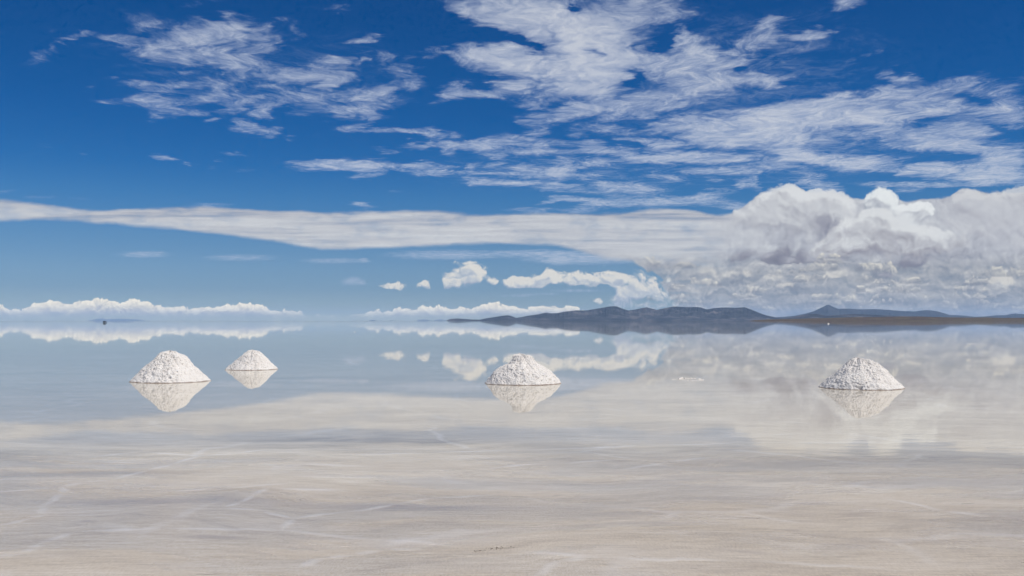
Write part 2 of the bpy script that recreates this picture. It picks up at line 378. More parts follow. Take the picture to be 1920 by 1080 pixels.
    a = a_top * a_bot * front * (1.0 - side)
    thin = g.rng(st2, 0.25, 0.55)
    tp = g.vmath('ADD', q2, g.vmath('SCALE', bw, scale=0.022))
    tp = g.vmath('ADD', tp, g.vmath('SCALE', bw3, scale=0.010))
    tone = g.blobs(tp, TONE)
    low = g.rng(t, 0.075, 0.045)                                 # layered cloud under the heap
    mid_h = heap * (1.0 - low)
    band_tone = 0.60 + (st1 - 0.5) * 0.8 + (st2 - 0.5) * 0.12 - g.rng(dtop, 0.014, 0.0) * 0.14
    heap_tone = 0.54 + tone * 0.55 + lit * 0.10 + lit2 * 0.6 + (st2 - 0.5) * 0.3
    lay = g.noise(g.vmath('MULTIPLY', g.vmath('ADD', q2, g.vmath('SCALE', bw3, scale=0.006)), (40, 135, 1)), 1.0, 5.0, 0.6)
    low_tone = 0.42 + tone * 0.7 + (lay - 0.5) * 0.9 + lit2 * 0.8
    tn = band_tone * (1.0 - heap) + heap_tone * heap
    tn = tn * (1.0 - low) + low_tone * low
    warm = g.ramp(tn, [(0.0, C(128, 128, 143)), (0.25, C(158, 159, 170)), (0.5, C(186, 188, 195)), (0.72, C(207, 209, 212)), (0.95, C(226, 229, 231))])
    cool = g.ramp(tn, [(0.0, C(132, 138, 150)), (0.3, C(155, 159, 167)), (0.5, C(176, 177, 180)), (0.72, C(202, 200, 196)), (0.95, C(224, 221, 213))])
    ccol = g.mix(low, warm, cool)
    opac = 0.97 * (1.0 - (1.0 - heap) * ((1.0 - thin) * 0.35 + g.rng(st1, 0.48, 0.28) * 0.30))
    opac = opac * (1.0 - low * g.rng(lay, 0.42, 0.25) * 0.12)
    col = g.mix(a * opac, col, ccol)
    hz = g.vmath('MULTIPLY', qb, (1, 1.15, 1))
    hb = 1.0 - g.voro(hz, 85.0, 'F1', 3.0, 0.55)
    hb1 = 1.0 - g.voro(g.vmath('ADD', hz, (0.0014, 0.0026, 0)), 85.0, 'F1', 3.0, 0.55)
    hlit = hb - hb1
    bfi = g.noise(qb, 170.0, 5.0, 0.62)
    # ---- heaped cloud: layers of turrets, lit from the upper right
    qf = g.vmath('ADD', q2, g.vmath('SCALE', bw, scale=0.010))
    qf = g.vmath('ADD', qf, g.vmath('SCALE', bw3, scale=0.0065))
    qs = g.vmath('ADD', qf, (0.0040, 0.0065, 0))
    def puffs(col, items, cols, opacity, gain, edge=0.20, fine=False):
        f0 = g.blobs(qf, items)
        f1 = g.blobs(qs, items)
        sl = (f0.min(1.3) - f1.min(1.3))                        # > 0 on the sunny flanks
        if fine:
            dn = f0.min(1.2) * 0.95 + (hb - 0.6) * 0.55 + (bsm - 0.5) * 0.6 + (bfi - 0.5) * 0.5
        else:
            dn = f0.min(1.2) + (b0 - 0.6) * 0.40 + (hb - 0.6) * 0.18 + (bsm - 0.5) * 0.5 + (bfi - 0.5) * 0.30
        wdt = g.rng(sl, 0.02, -0.22, edge, 0.75)
        a = g.rng((dn - 0.24) / wdt, 0.0, 1.0) * g.rng(f0, 0.0, 0.14) * opacity
        if fine:
            tn = 0.50 + sl * 0.75 * gain + hlit * 0.55 * gain + lit2 * 1.1 * gain
        else:
            tn = 0.44 + sl * 1.15 * gain + lit * 0.30 * gain + hlit * 0.16 * gain + lit2 * 0.9 * gain + tone * 0.25
        cc = g.ramp(tn, [(0.05, C(*cols[0])), (0.5, C(*cols[1])), (0.92, C(*cols[2]))])
        return g.mix(a, col, cc)
    for items, cols, op, gain in HEAP_LAYERS:
        col = puffs(col, [(a_[0], a_[1], a_[2] * 1.13, a_[3] * 1.13) + a_[4:] for a_ in items], cols, op * 0.90, gain * 0.9, 0.42)
    # ---- ranks of small cumulus with flat bases, closing up towards the horizon
    def rank(col, base_y, h, f, seed, thr, op):
        tb = st(1500, base_y)[1]; hh = h / F
        n = g.noise(g.comb(s * f, seed), 1.0, 4.0, 0.55)
        wob = (g.noise(g.comb(s * f * 0.35, seed + 3.0), 1.0, 2.0, 0.5) - 0.5) * hh * 1.3
        base = wob + tb
        prof = g.rng(n, thr, thr + 0.16) 
        hg = prof * hh + (hb - 0.62) * hh * 0.55 + (bfi - 0.5) * hh * 0.4
        x_ = (t - base) / hh
        m = g.rng(s + (n - 0.5) * 0.10, st(1165, 500)[0], st(1290, 500)[0])
        a = g.rng(base + hg - t, 0.0, 0.0016) * g.rng(t - base, -0.0012, 0.0012) * m * front * (1.0 - side) * op
        tn = 0.16 + g.rng(x_, 0.0, 0.9, 0.0, 0.55, False) + hlit * 0.55 + lit2 * 0.8 + (lay - 0.5) * 0.5
        cc = g.ramp(tn, [(0.0, C(138, 142, 152)), (0.35, C(170, 171, 174)), (0.65, C(206, 203, 195)), (0.95, C(232, 226, 212))])
        return g.mix(a, col, cc)
    for i_, (by, h, f, thr, op) in enumerate(((590, 6, 60, .40, .6), (582, 9, 48, .42, .7), (572, 12, 40, .43, .75), (560, 14, 34, .45, .8), (547, 17, 27, .45, .85), (531, 20, 22, .46, .85), (514, 24, 17, .48, .85), (498, 24, 14, .52, .7))):
        col = rank(col, by, h, f, 2.7 + 5.3 * i_, thr, op)
    # ---- small cumulus
    col = puffs(col, [(a_[0], a_[1], a_[2] * 1.22, a_[3] * 1.22) + a_[4:] for a_ in CUMULI], ((166, 176, 193), (196, 201, 206), (228, 224, 215)), 0.95, 1.0, 0.55, True)
    # ---- bank of far cumulus along the horizon
    bt = cv(BANK_TOP) + (hb - 0.6) * 0.0040 + (bfi - 0.5) * 0.0018
    db = bt - t
    thick = g.rng(bt, 0.004, 0.010)
    fade = g.rng(t, 0.0022, 0.0105)
    a = g.rng(db, 0.0, 0.0011) * front * (1.0 - side) * (0.25 + 0.75 * thick) * (0.22 + 0.75 * fade)
    htone = 0.34 + hlit * 0.5 + lit2 * 0.8 + (fade - 0.6) * 0.2 + g.rng(db, 0.013, 0.0) * 0.5
    ccol = g.ramp(htone, [(0.0, C(176, 177, 180)), (0.4, C(208, 204, 198)), (0.65, C(235, 226, 207, 1.08)), (0.95, C(255, 244, 220, 1.15))])
    col = g.mix(a, col, ccol)
    bg = g.n.new('ShaderNodeBackground'); g.put(bg.inputs[0], col); bg.inputs[1].default_value = SKY_STRENGTH
    out = g.n.new('ShaderNodeOutputWorld'); g.l.new(bg.outputs[0], out.inputs[0])
    w.cycles.sampling_method = 'MANUAL'; w.cycles.sample_map_resolution = 512

build_sky()

# ------------------------------------------------------------------ mesh helpers
def obj(name, verts, faces, mat, parent=None, smooth=True):
    me = bpy.data.meshes.new(name); me.from_pydata([tuple(v) for v in verts], [], faces); me.update()
    if smooth:
        for p_ in me.polygons: p_.use_smooth = True
    me.materials.append(mat)
    o = bpy.data.objects.new(name, me); COL.objects.link(o)
    if parent: o.parent = parent
    return o


def structure(o, label=None, kind='structure'):
    o['kind'] = kind
    if label: o['label'] = label
    return o


def thing(o, label, cat, group=None):
    o['label'] = label; o['category'] = cat
    if group: o['group'] = group
    return o


def interp(pts, x):
    if x <= pts[0][0]: return pts[0][1]
    for (a, b), (c, d) in zip(pts, pts[1:]):
        if x <= c:
            return b + (d - b) * (x - a) / (c - a)
    return pts[-1][1]


def fbm(v, o=5, H=1.0):
    return mnoise.fractal(v, H, 2.0, o, noise_basis='PERLIN_ORIGINAL')


# ------------------------------------------------------------------ ground
RAD = 46000.0
def disc(name, z, mat, near_edge=None):
    """sheet of ground reaching the horizon, finer near the camera"""
    radii = [0, 6, 12, 25, 50, 100, 250, 600, 1500, 4000, 12000, 25000, RAD]
    n = 96
    verts = [(0, 0, z)]; faces = []
    for r in radii[1:]:
        for i in range(n):
            a = 2 * pi * i / n; verts.append((r * cos(a), r * sin(a), z))
    for i in range(n):
        faces.append((0, 1 + i, 1 + (i + 1) % n))
    for k in range(len(radii) - 2):
        b0, b1 = 1 + k * n, 1 + (k + 1) * n
        for i in range(n):
            j = (i + 1) % n; faces.append((b0 + i, b1 + i, b1 + j, b0 + j))
    return obj(name, verts, faces, mat, smooth=False)


# pale welts where plates of salt meet, and damp patches, measured on the ground in metres
RIDGE_LINES = [
 [(-60,1050),(0,1042),(45,1037),(65,1025),(80,1015),(120,997)], [(-60,995),(0,985),(60,972),(82,965),(80,950),(117,925),(108,914)],
 [(-40,925),(108,914),(150,904),(210,900),(280,882),(320,870),(375,854),(440,850),(500,842)], [(165,857),(270,847),(375,854)],
 [(435,950),(455,942),(480,927),(505,915),(640,920)], [(435,952),(500,957),(550,972),(525,995)], [(120,997),(300,990),(525,995),(700,1010),(860,1022)],
 [(550,972),(650,960),(750,945),(810,935),(960,928)], [(555,1065),(595,1045),(650,1040),(715,1032),(800,1030)],
 [(660,852),(800,849),(960,844),(1210,836),(1385,830),(1735,830)], [(1160,882),(1260,865),(1330,857)], [(1660,935),(1760,957),(1850,968)],
 [(960,1035),(1150,1045),(1400,1052),(1700,1070)], [(1000,1080),(1060,1050),(1110,1045)], [(320,920),(400,918),(560,905)], [(900,880),(1040,868),(1160,862)],
]
SMEARS = [(300,942,420,9,.9),(820,948,380,8,.9),(1200,962,200,8,.8),(250,890,330,6,.6),(620,892,200,5,.5),(360,1006,120,5,1.1),(110,980,30,4,.8),(150,886,90,2.5,.6),(1560,962,70,9,.6),(1550,1022,120,10,.5),
 (1880,975,120,14,.5),(1420,998,30,6,.5),(870,948,40,3,.5),(1300,1060,160,12,.4),(700,1000,260,5,.4),(1700,910,200,10,.4),(1480,1005,60,4,.4),(480,965,120,5,.3),(1100,905,300,7,.3),(560,1020,60,4,.6)]
PALE = [(500,985,300,12,.5),(900,1010,260,12,.6),(100,960,200,12,.4),(1500,940,260,9,.4),(620,920,120,4,.8),(400,918,60,3,.5),(1250,1040,300,14,.4),(950,915,300,9,.3),(250,912,250,7,.4),(1700,1050,260,12,.3)]
def ground_blob(px, py, rx, ry, w):
    c = ground(px, py); d = c.y
    return (c.x, c.y, rx * d / F, ry * d * d / (F * CAM_H), 0.0, w)
def ridge_blobs():
    out = []
    for ln in RIDGE_LINES:
        for a, b in zip(ln, ln[1:]):
            A, B = ground(*a), ground(*b); L = (B - A).length; M_ = (A + B) / 2
            out.append((M_.x, M_.y, L * 0.62, 0.085, math.degrees(atan2(B.y - A.y, B.x - A.x)), 0.8))
    return out


def salt_ground_material():
    m, g, out = material("salt_crust")
    geo = g.n.new('ShaderNodeNewGeometry'); pos = E(g, geo.outputs['Position'])
    px, py, _ = g.sep(pos)
    wv = g.vmath('SUBTRACT', g.noise(pos, 0.25, 3.0, 0.5, out=1), (0.5, 0.5, 0.5))
    pw = g.vmath('ADD', pos, g.vmath('SCALE', wv, scale=2.2))
    n_big = g.noise(g.vmath('MULTIPLY', pw, (0.10, 0.34, 1)), 1.0, 5.0, 0.55)
    n_mid = g.noise(g.vmath('MULTIPLY', pw, (0.35, 1.5, 1)), 1.0, 6.0, 0.62)
    n_str = g.noise(g.vmath('MULTIPLY', pw, (0.8, 7.0, 1)), 1.0, 5.0, 0.65)
    n_fine = g.noise(pos, 22.0, 5.0, 0.7)
    n_grain = g.noise(pos, 110.0, 3.0, 0.7)
    n_hair = g.noise(g.vmath('MULTIPLY', pos, (2.2, 24.0, 1)), 1.0, 4.0, 0.7)
    n_spk = g.noise(g.vmath('MULTIPLY', pos, (55.0, 13.0, 1)), 1.0, 3.0, 0.75)
    v = n_big * 0.45 + n_mid * 0.45 + n_str * 0.45 + n_hair * 0.75 + n_spk * 0.75 + n_grain * 0.10
    v = (v - 1.47) * 1.55 + 0.5
    base = g.ramp(v, [(0.0, (0.44, 0.395, 0.33)), (0.3, (0.54, 0.49, 0.41)), (0.55, (0.635, 0.58, 0.485)), (0.8, (0.70, 0.65, 0.56)), (1.0, (0.78, 0.74, 0.67))])
    # pale pressure ridges between the plates of salt
    wv2 = g.vmath('SUBTRACT', g.noise(pos, 0.9, 4.0, 0.6, out=1), (0.5, 0.5, 0.5))
    pe = g.vmath('ADD', pw, g.vmath('SCALE', wv2, scale=0.5))
    e = g.voro(pe, 0.30, 'DISTANCE_TO_EDGE')
    ridge = g.rng(e, 0.035, 0.0) * g.rng(g.noise(pos, 0.5, 3.0, 0.5), 0.42, 0.62)
    pr = g.vmath('ADD', pos, g.vmath('SCALE', wv2, scale=0.34))
    lines = g.blobs(pr, ridge_blobs(), 0.0, True)
    near = g.rng(py, 22.0, 15.0)
    ridge = (ridge * 0.5 + lines.min(1.0) * (0.5 + n_mid * 0.8)).min(1.0)
    ps = g.vmath('ADD', pos, g.vmath('MULTIPLY', wv, (1.6, 0.9, 0)))
    dark = g.blobs(ps, [ground_blob(*q) for q in SMEARS], 0.0, True)
    pale = g.blobs(ps, [ground_blob(*q) for q in PALE], 0.0, True)
    dark = (dark * (0.35 + n_str * 1.3)).min(1.0)
    base = g.mix(dark * 0.45, base, (0.33, 0.30, 0.29, 1))
    base = g.mix((pale * n_mid * 1.4).min(1.0) * 0.6, base, (0.76, 0.74, 0.71, 1))
    base = g.mix(ridge * 0.85, base, (0.80, 0.785, 0.755, 1))
    # tawny and dark damp smears
    sm = g.rng(g.noise(g.vmath('MULTIPLY', pw, (0.55, 2.6, 1)), 1.0, 6.0, 0.65), 0.60, 0.74)
    base = g.mix(sm * 0.30, base, (0.30, 0.27, 0.27, 1))
    shallow = g.rng(py + (n_big - 0.5) * 7.0 + g.rng(px, -1.0, 6.0) * 1.2, 11.0, 16.5)
    base = g.mix(shallow, g.mix(1.0, base, (0.845, 0.79, 0.735, 1), 'MULTIPLY'), base)      # the near crust is damp and dirtier
    bs = g.n.new('ShaderNodeBsdfPrincipled')
    g.put(bs.inputs['Base Color'], base)
    g.put(bs.inputs['Specular IOR Level'], 0.42 - shallow * 0.42)
    wet = g.noise(g.vmath('MULTIPLY', pw, (0.18, 0.7, 1)), 1.0, 5.0, 0.6)
    g.put(bs.inputs['Roughness'], g.rng(wet, 0.35, 0.65, 0.10, 0.36))
    bs.inputs['IOR'].default_value = 1.33
    bm = g.n.new('ShaderNodeBump'); bm.inputs['Strength'].default_value = 0.35; bm.inputs['Distance'].default_value = 0.01
    h = n_fine * 0.6 + n_grain * 0.4 + ridge * 0.8
    fd = g.rng(py, 30.0, 12.0)
    g.put(bm.inputs['Height'], h * fd)
    g.l.new(bm.outputs[0], bs.inputs['Normal'])
    g.l.new(bs.outputs[0], out.inputs[0])
    return m


def water_material():
    m, g, out = material("shallow_brine")
    geo = g.n.new('ShaderNodeNewGeometry'); pos = E(g, geo.outputs['Position'])
    px, py, _ = g.sep(pos)
    dist = g.vmath('LENGTH', pos, out=1)
    # ripples: long crests across the view, in patches, calmer far out
    r1 = g.noise(g.vmath('MULTIPLY', pos, (0.5, 5.0, 1)), 1.0, 3.0, 0.55) - 0.5
    r2 = g.noise(g.vmath('MULTIPLY', pos, (0.05, 0.42, 1)), 1.0, 4.0, 0.6) - 0.5
    r3 = g.noise(g.vmath('MULTIPLY', pos, (0.7, 3.2, 1)), 1.0, 2.0, 0.5, out=0) - 0.5
    patch = g.rng(g.noise(g.vmath('MULTIPLY', pos, (0.03, 0.10, 1)), 1.0, 4.0, 0.6), 0.42, 0.66)
    nearness = g.rng(dist, 24.0, 12.0)
    farfade = g.rng(dist, 400.0, 40.0, 0.10, 1.0)
    ny = r1 * (0.0006 + nearness * (0.010 + g.rng(px, 1.0, 5.0) * 0.016) + patch * 0.0012) + r2 * 0.0020 * (0.3 + patch)
    ny = ny * farfade
    nx = r3 * (0.0008 + nearness * 0.004) * farfade
    nrm = g.vmath('NORMALIZE', g.comb(nx, ny, 1.0))
    fr = g.n.new('ShaderNodeFresnel'); fr.inputs['IOR'].default_value = 1.33
    g.put(fr.inputs['Normal'], nrm)
    gl = g.n.new('ShaderNodeBsdfGlossy'); gl.inputs['Color'].default_value = (1, 1, 1, 1)
    g.put(gl.inputs['Roughness'], 0.020 + nearness * 0.035)
    g.put(gl.inputs['Normal'], nrm)
    tr = g.n.new('ShaderNodeBsdfTransparent'); tr.inputs[0].default_value = (0.96, 0.96, 0.965, 1)
    mx = g.n.new('ShaderNodeMixShader')
    # thin film gives out near the shore
    shore = g.noise(g.vmath('MULTIPLY', pos, (0.10, 0.55, 1)), 1.0, 5.0, 0.6) - 0.5
    film = g.rng(py + shore * 3.5 + g.rng(px, -1.0, 6.0) * 0.9, 13.3, 18.0)
    g.put(mx.inputs[0], E(g, fr.outputs[0]).pow(1.38) * film)
    g.l.new(tr.outputs[0], mx.inputs[1]); g.l.new(gl.outputs[0], mx.inputs[2])
    g.l.new(mx.outputs[0], out.inputs[0])
    return m


structure(disc("salt_flat", 0.0, salt_ground_material()))

WATER_Z = 0.004
SHORE = [(-400,905),(-100,900),(150,894),(300,890),(480,886),(600,884),(760,882),(900,880),(1050,884),(1200,892),(1350,900),(1500,906),(1650,908),(1800,910),(2000,912),(2400,915)]
def build_water():
    verts = []; faces = []
    # near edge follows the ragged line where the film of water ends
    pts = []
    for i in range(400):
        px = -400 + 2800 * i / 399
        py = interp(SHORE, px) + 7 * fbm(Vector((px * 0.006, 3.1, 0)), 5) + 2.5 * fbm(Vector((px * 0.03, 9.1, 0)), 4)
        pts.append(ground(px, py, WATER_Z))
    n = len(pts)
    verts += [tuple(p_) for p_ in pts]
    rings = [30, 60, 150, 400, 1200, 4000, 12000, 25000, RAD]
    for r in rings:
        for i in range(n):
            # azimuth fans out from the visible sector to the full half circle and beyond
            f = i / (n - 1)
            near = atan2(pts[i].x, pts[i].y)
            wide = radians(-125 + 250 * f)
            k = min(1.0, max(0.0, math.log(r / 20.0) / math.log(400 / 20.0)))
            a = near * (1 - k) + wide * k
            verts.append((r * sin(a), r * cos(a), WATER_Z))
    for k in range(len(rings)):
        for i in range(n - 1):
            a, b = k * n + i, (k + 1) * n + i
            faces.append((a, a + 1, b + 1, b))
    o = obj("water", verts, faces, water_material(), smooth=False)
    return structure(o)
build_water()

# ------------------------------------------------------------------ mountains
def mountain_material(name, ramp, scale, squash=(1, 1, 1)):
    m, g, out = material(name)
    geo = g.n.new('ShaderNodeNewGeometry'); pos = E(g, geo.outputs['Position'])
    n1 = g.noise(g.vmath('MULTIPLY', pos, squash), scale, 8.0, 0.62, dim='3D')
    n2 = g.noise(g.vmath('MULTIPLY', pos, (1, 1, 5)), scale * 4.0, 5.0, 0.6, dim='3D')
    c = g.ramp((n1 - 0.5) * 1.6 + (n2 - 0.5) * 0.6 + 0.5, ramp)
    bs = g.n.new('ShaderNodeBsdfPrincipled'); g.put(bs.inputs['Base Color'], c)
    bs.inputs['Roughness'].default_value = 0.95; bs.inputs['Specular IOR Level'].default_value = 0.1
    g.l.new(bs.outputs[0], out.inputs[0])
    return m


def terrain(name, prof, d0, d1, mat, step=1.0, rows=44, crest=0.55, seed=0.0, rough=0.95, freq=0.022):
    """a ridge of hills: columns fan out from the viewpoint so that its skyline has the photographed profile, with real depth"""
    x0, x1 = prof[0][0], prof[-1][0]
    n = int((x1 - x0) / step) + 1
    verts = []; faces = []
    for i in range(n):
        px = x0 + (x1 - x0) * i / (n - 1)
        s, _ = st(px, HOR)
        top = max(0.0, st(px, interp(prof, px))[1])
        hs = []
        for j in range(rows):
            v = j / (rows - 1)
            cr = crest + 0.16 * fbm(Vector((px * 0.011, seed, 1.7)), 3)
            base = sin(pi / 2 * min(1.0, v / cr)) ** 1.25 if v < cr else cos(pi / 2 * (v - cr) / (1 - cr)) ** 1.1
            r = 1.0 - abs(fbm(Vector((px * freq + v * 1.2, v * 8.0 + px * 0.01, seed)), 6, 0.9))
            r2 = fbm(Vector((px * freq * 4, v * 9.0, seed + 5)), 5)
            h = base * (1.0 + rough * (r - 0.8) + 0.10 * r2)
            if v == 0 or j == rows - 1: h = -0.02
            hs.append(h)
        # normalise so the highest sightline of this column meets the profile
        ds = [d0 + (d1 - d0) * j / (rows - 1) for j in range(rows)]
        best = max(hs[j] * (0.75 + 0.25 * j / rows) for j in range(rows))
        for j in range(rows):
            ang = top * hs[j] * (0.75 + 0.25 * j / rows) / best
            d = ds[j]
            zz = ang * d + (CAM_H if ang > 0 else 0) * min(1.0, ang / 0.001)
            wob = (d1 - d0) * 0.02 * fbm(Vector((px * 0.05, j * 0.4, seed + 9)), 3)
            verts.append((s * (d + wob), d + wob, max(zz, -0.4)))
    for i in range(n - 1):
        for j in range(rows - 1):
            a = i * rows + j
            faces.append((a, a + rows, a + rows + 1, a + 1))
    return structure(obj(name, verts, faces, mat))


RANGE_A = [(836,601.3),(840,599.5),(845,598),(858,597),(870,598),(885,599),(900,599.3),(910,597),(930,594),(945,591.5),(953,591),(960,593),(968,596),(975,595),(990,592),(1010,589),(1020,586.5),(1025,586),(1033,587.5),(1045,587),(1060,584),(1080,582),(1100,582),(1120,578.5),(1140,575),(1150,574),(1157,574.5),(1168,579),(1178,582),(1190,580.5),(1205,577),(1213,576),(1220,578),(1232,581),(1245,578),(1262,574.5),(1275,575),(1290,576),(1305,575.5),(1315,576.5),(1325,580),(1340,577.5),(1360,576.5),(1380,577),(1397,576),(1405,579),(1420,585),(1430,589),(1440,592),(1455,595),(1470,598),(1490,601.3)]
RANGE_B = [(1390,601.3),(1410,597.5),(1440,595.5),(1470,594),(1490,592),(1510,588),(1525,584),(1540,577),(1550,572),(1553,571),(1560,574),(1567,577),(1572,579),(1590,578.5),(1610,580),(1640,579.5),(1660,580.5),(1690,583),(1715,584),(1730,582),(1740,581.5),(1755,583),(1770,587),(1780,590.5),(1795,591),(1805,591.5),(1820,593),(1830,594),(1850,593),(1860,592),(1870,591),(1885,591),(1897,588.5),(1905,588),(1920,589),(1960,591),(2000,590),(2050,594),(2120,598),(2180,601.3)]
RANGE_F = [(1425,601.3),(1450,599),(1475,596),(1492,593),(1508,590),(1522,588),(1535,589),(1550,592),(1575,590),(1600,588.5),(1640,590),(1690,592.5),(1740,594),(1790,596),(1850,599),(1900,601.3)]
SPIT = [(1404,601.3),(1415,600.2),(1440,599),(1480,598),(1520,597),(1560,596),(1600,594.8),(1650,594.2),(1700,593.6),(1720,593.2),(1750,594.2),(1780,595),(1820,595.4),(1850,595),(1880,596),(1960,595.6),(2050,596),(2150,598),(2250,601.3)]
m_a = mountain_material("scrub_rock", [(0.0, (0.008, 0.010, 0.014)), (0.42, (0.020, 0.022, 0.030)), (0.58, (0.05, 0.05, 0.06)), (0.78, (0.17, 0.145, 0.14))], 0.0012)  # cloud shadow put into the dark tone, relief shading into the pale patches
m_b = mountain_material("far_rock", [(0.0, (0.012, 0.014, 0.02)), (0.5, (0.024, 0.026, 0.034)), (1.0, (0.07, 0.06, 0.06))], 0.0014)  # cool dark tone carries cloud shadow here too
m_i = mountain_material("hazed_island_rock", [(0.2, (0.13, 0.17, 0.24)), (0.8, (0.18, 0.21, 0.27))], 0.001)  # pale blue of distant haze is mixed into the rock colour
m_c = mountain_material("shore_scrub", [(0.15, (0.045, 0.026, 0.020)), (0.40, (0.078, 0.052, 0.042)), (0.55, (0.11, 0.082, 0.062)), (0.68, (0.11, 0.11, 0.055)), (0.85, (0.34, 0.26, 0.18))], 0.006, (0.35, 1.2, 14))
terrain("hills", RANGE_A, 14500, 18500, m_a, seed=2.3)
terrain("hills", RANGE_B, 21000, 25500, m_b, seed=8.1, rough=0.2)
terrain("hills", RANGE_F, 12000, 14000, m_a, seed=14.2, rough=0.3)
terrain("shore_land", SPIT, 4300, 6500, m_c, seed=21.7, rough=0.25, crest=0.75)
ISL = [(162,601.3),(166,600.6),(172,600.3),(178,598.6),(185,597.2),(192,597.4),(200,598.6),(212,598.2),(224,597.6),(236,597.8),(248,598.6),(262,599.8),(272,600.8),(276,601.3)]
terrain("island", ISL, 41000, 43000, m_i, step=0.8, rows=16, seed=31.0, rough=0.15)
for a, b, h in ((780, 810, 2.6), (811, 840, 2.2), (690, 708, 1.4), (730, 740, 1.0)):
    mid = (a + b) / 2
    terrain("island", [(a, 601.3), (a + (b - a) * .2, 601.3 - h * .7), (mid, 601.3 - h), (b - (b - a) * .2, 601.3 - h * .6), (b, 601.3)], 34000, 36000, m_i, step=0.8, rows=12, seed=a * 0.1, rough=0.15)

# ------------------------------------------------------------------ salt piles
def salt_material(name="heaped_salt", wet=1.0):
    m, g, out = material(name)
    geo = g.n.new('ShaderNodeNewGeometry'); pos = E(g, geo.outputs['Position'])
    _, _, z = g.sep(pos)
    n1 = g.noise(pos, 6.0, 6.0, 0.6, dim='3D')
    n2 = g.noise(pos, 40.0, 4.0, 0.65, dim='3D')
    base = g.ramp(n1 * 0.6 + n2 * 0.4, [(0.3, (0.64, 0.605, 0.565)), (0.5, (0.77, 0.745, 0.705)), (0.7, (0.83, 0.815, 0.785))])
    crumb = g.rng(g.voro(pos, 9.0, 'F1', 2.0, 0.6, dim='3D'), 0.55, 0.8)
    base = g.mix(crumb * 0.25, base, (0.52, 0.45, 0.40, 1))
    patch = g.rng(g.noise(pos, 2.2, 3.0, 0.5, dim='3D'), 0.42, 0.62)
    pit = g.rng(g.noise(g.vmath('MULTIPLY', pos, (1, 1, 1.7)), 13.0, 3.0, 0.55, dim='3D'), 0.60, 0.68) * (0.25 + patch * 0.75)
    base = g.mix(pit * 0.45, base, (0.36, 0.32, 0.29, 1))  # dark spots in the colour stand in for shade inside pits
    # brown tide line of wet salt just above the water
    h = z + (g.noise(pos, 3.0, 5.0, 0.65, dim='3D') - 0.5) * 0.07
    tide = g.rng(h, 0.040, 0.008) * wet
    base = g.mix(tide * 0.85, base, (0.20, 0.145, 0.11, 1))
    bs = g.n.new('ShaderNodeBsdfPrincipled'); g.put(bs.inputs['Base Color'], base)
    bs.inputs['Roughness'].default_value = 0.8; bs.inputs['Specular IOR Level'].default_value = 0.3
    bm = g.n.new('ShaderNodeBump'); bm.inputs['Strength'].default_value = 0.7; bm.inputs['Distance'].default_value = 0.012
    g.put(bm.inputs['Height'], g.noise(pos, 55.0, 6.0, 0.7, dim='3D'))
    g.l.new(bm.outputs[0], bs.inputs['Normal'])
    g.l.new(bs.outputs[0], out.inputs[0])
    return m
SALT = salt_material()
CRUST = salt_material("crusted_salt", 0.12)

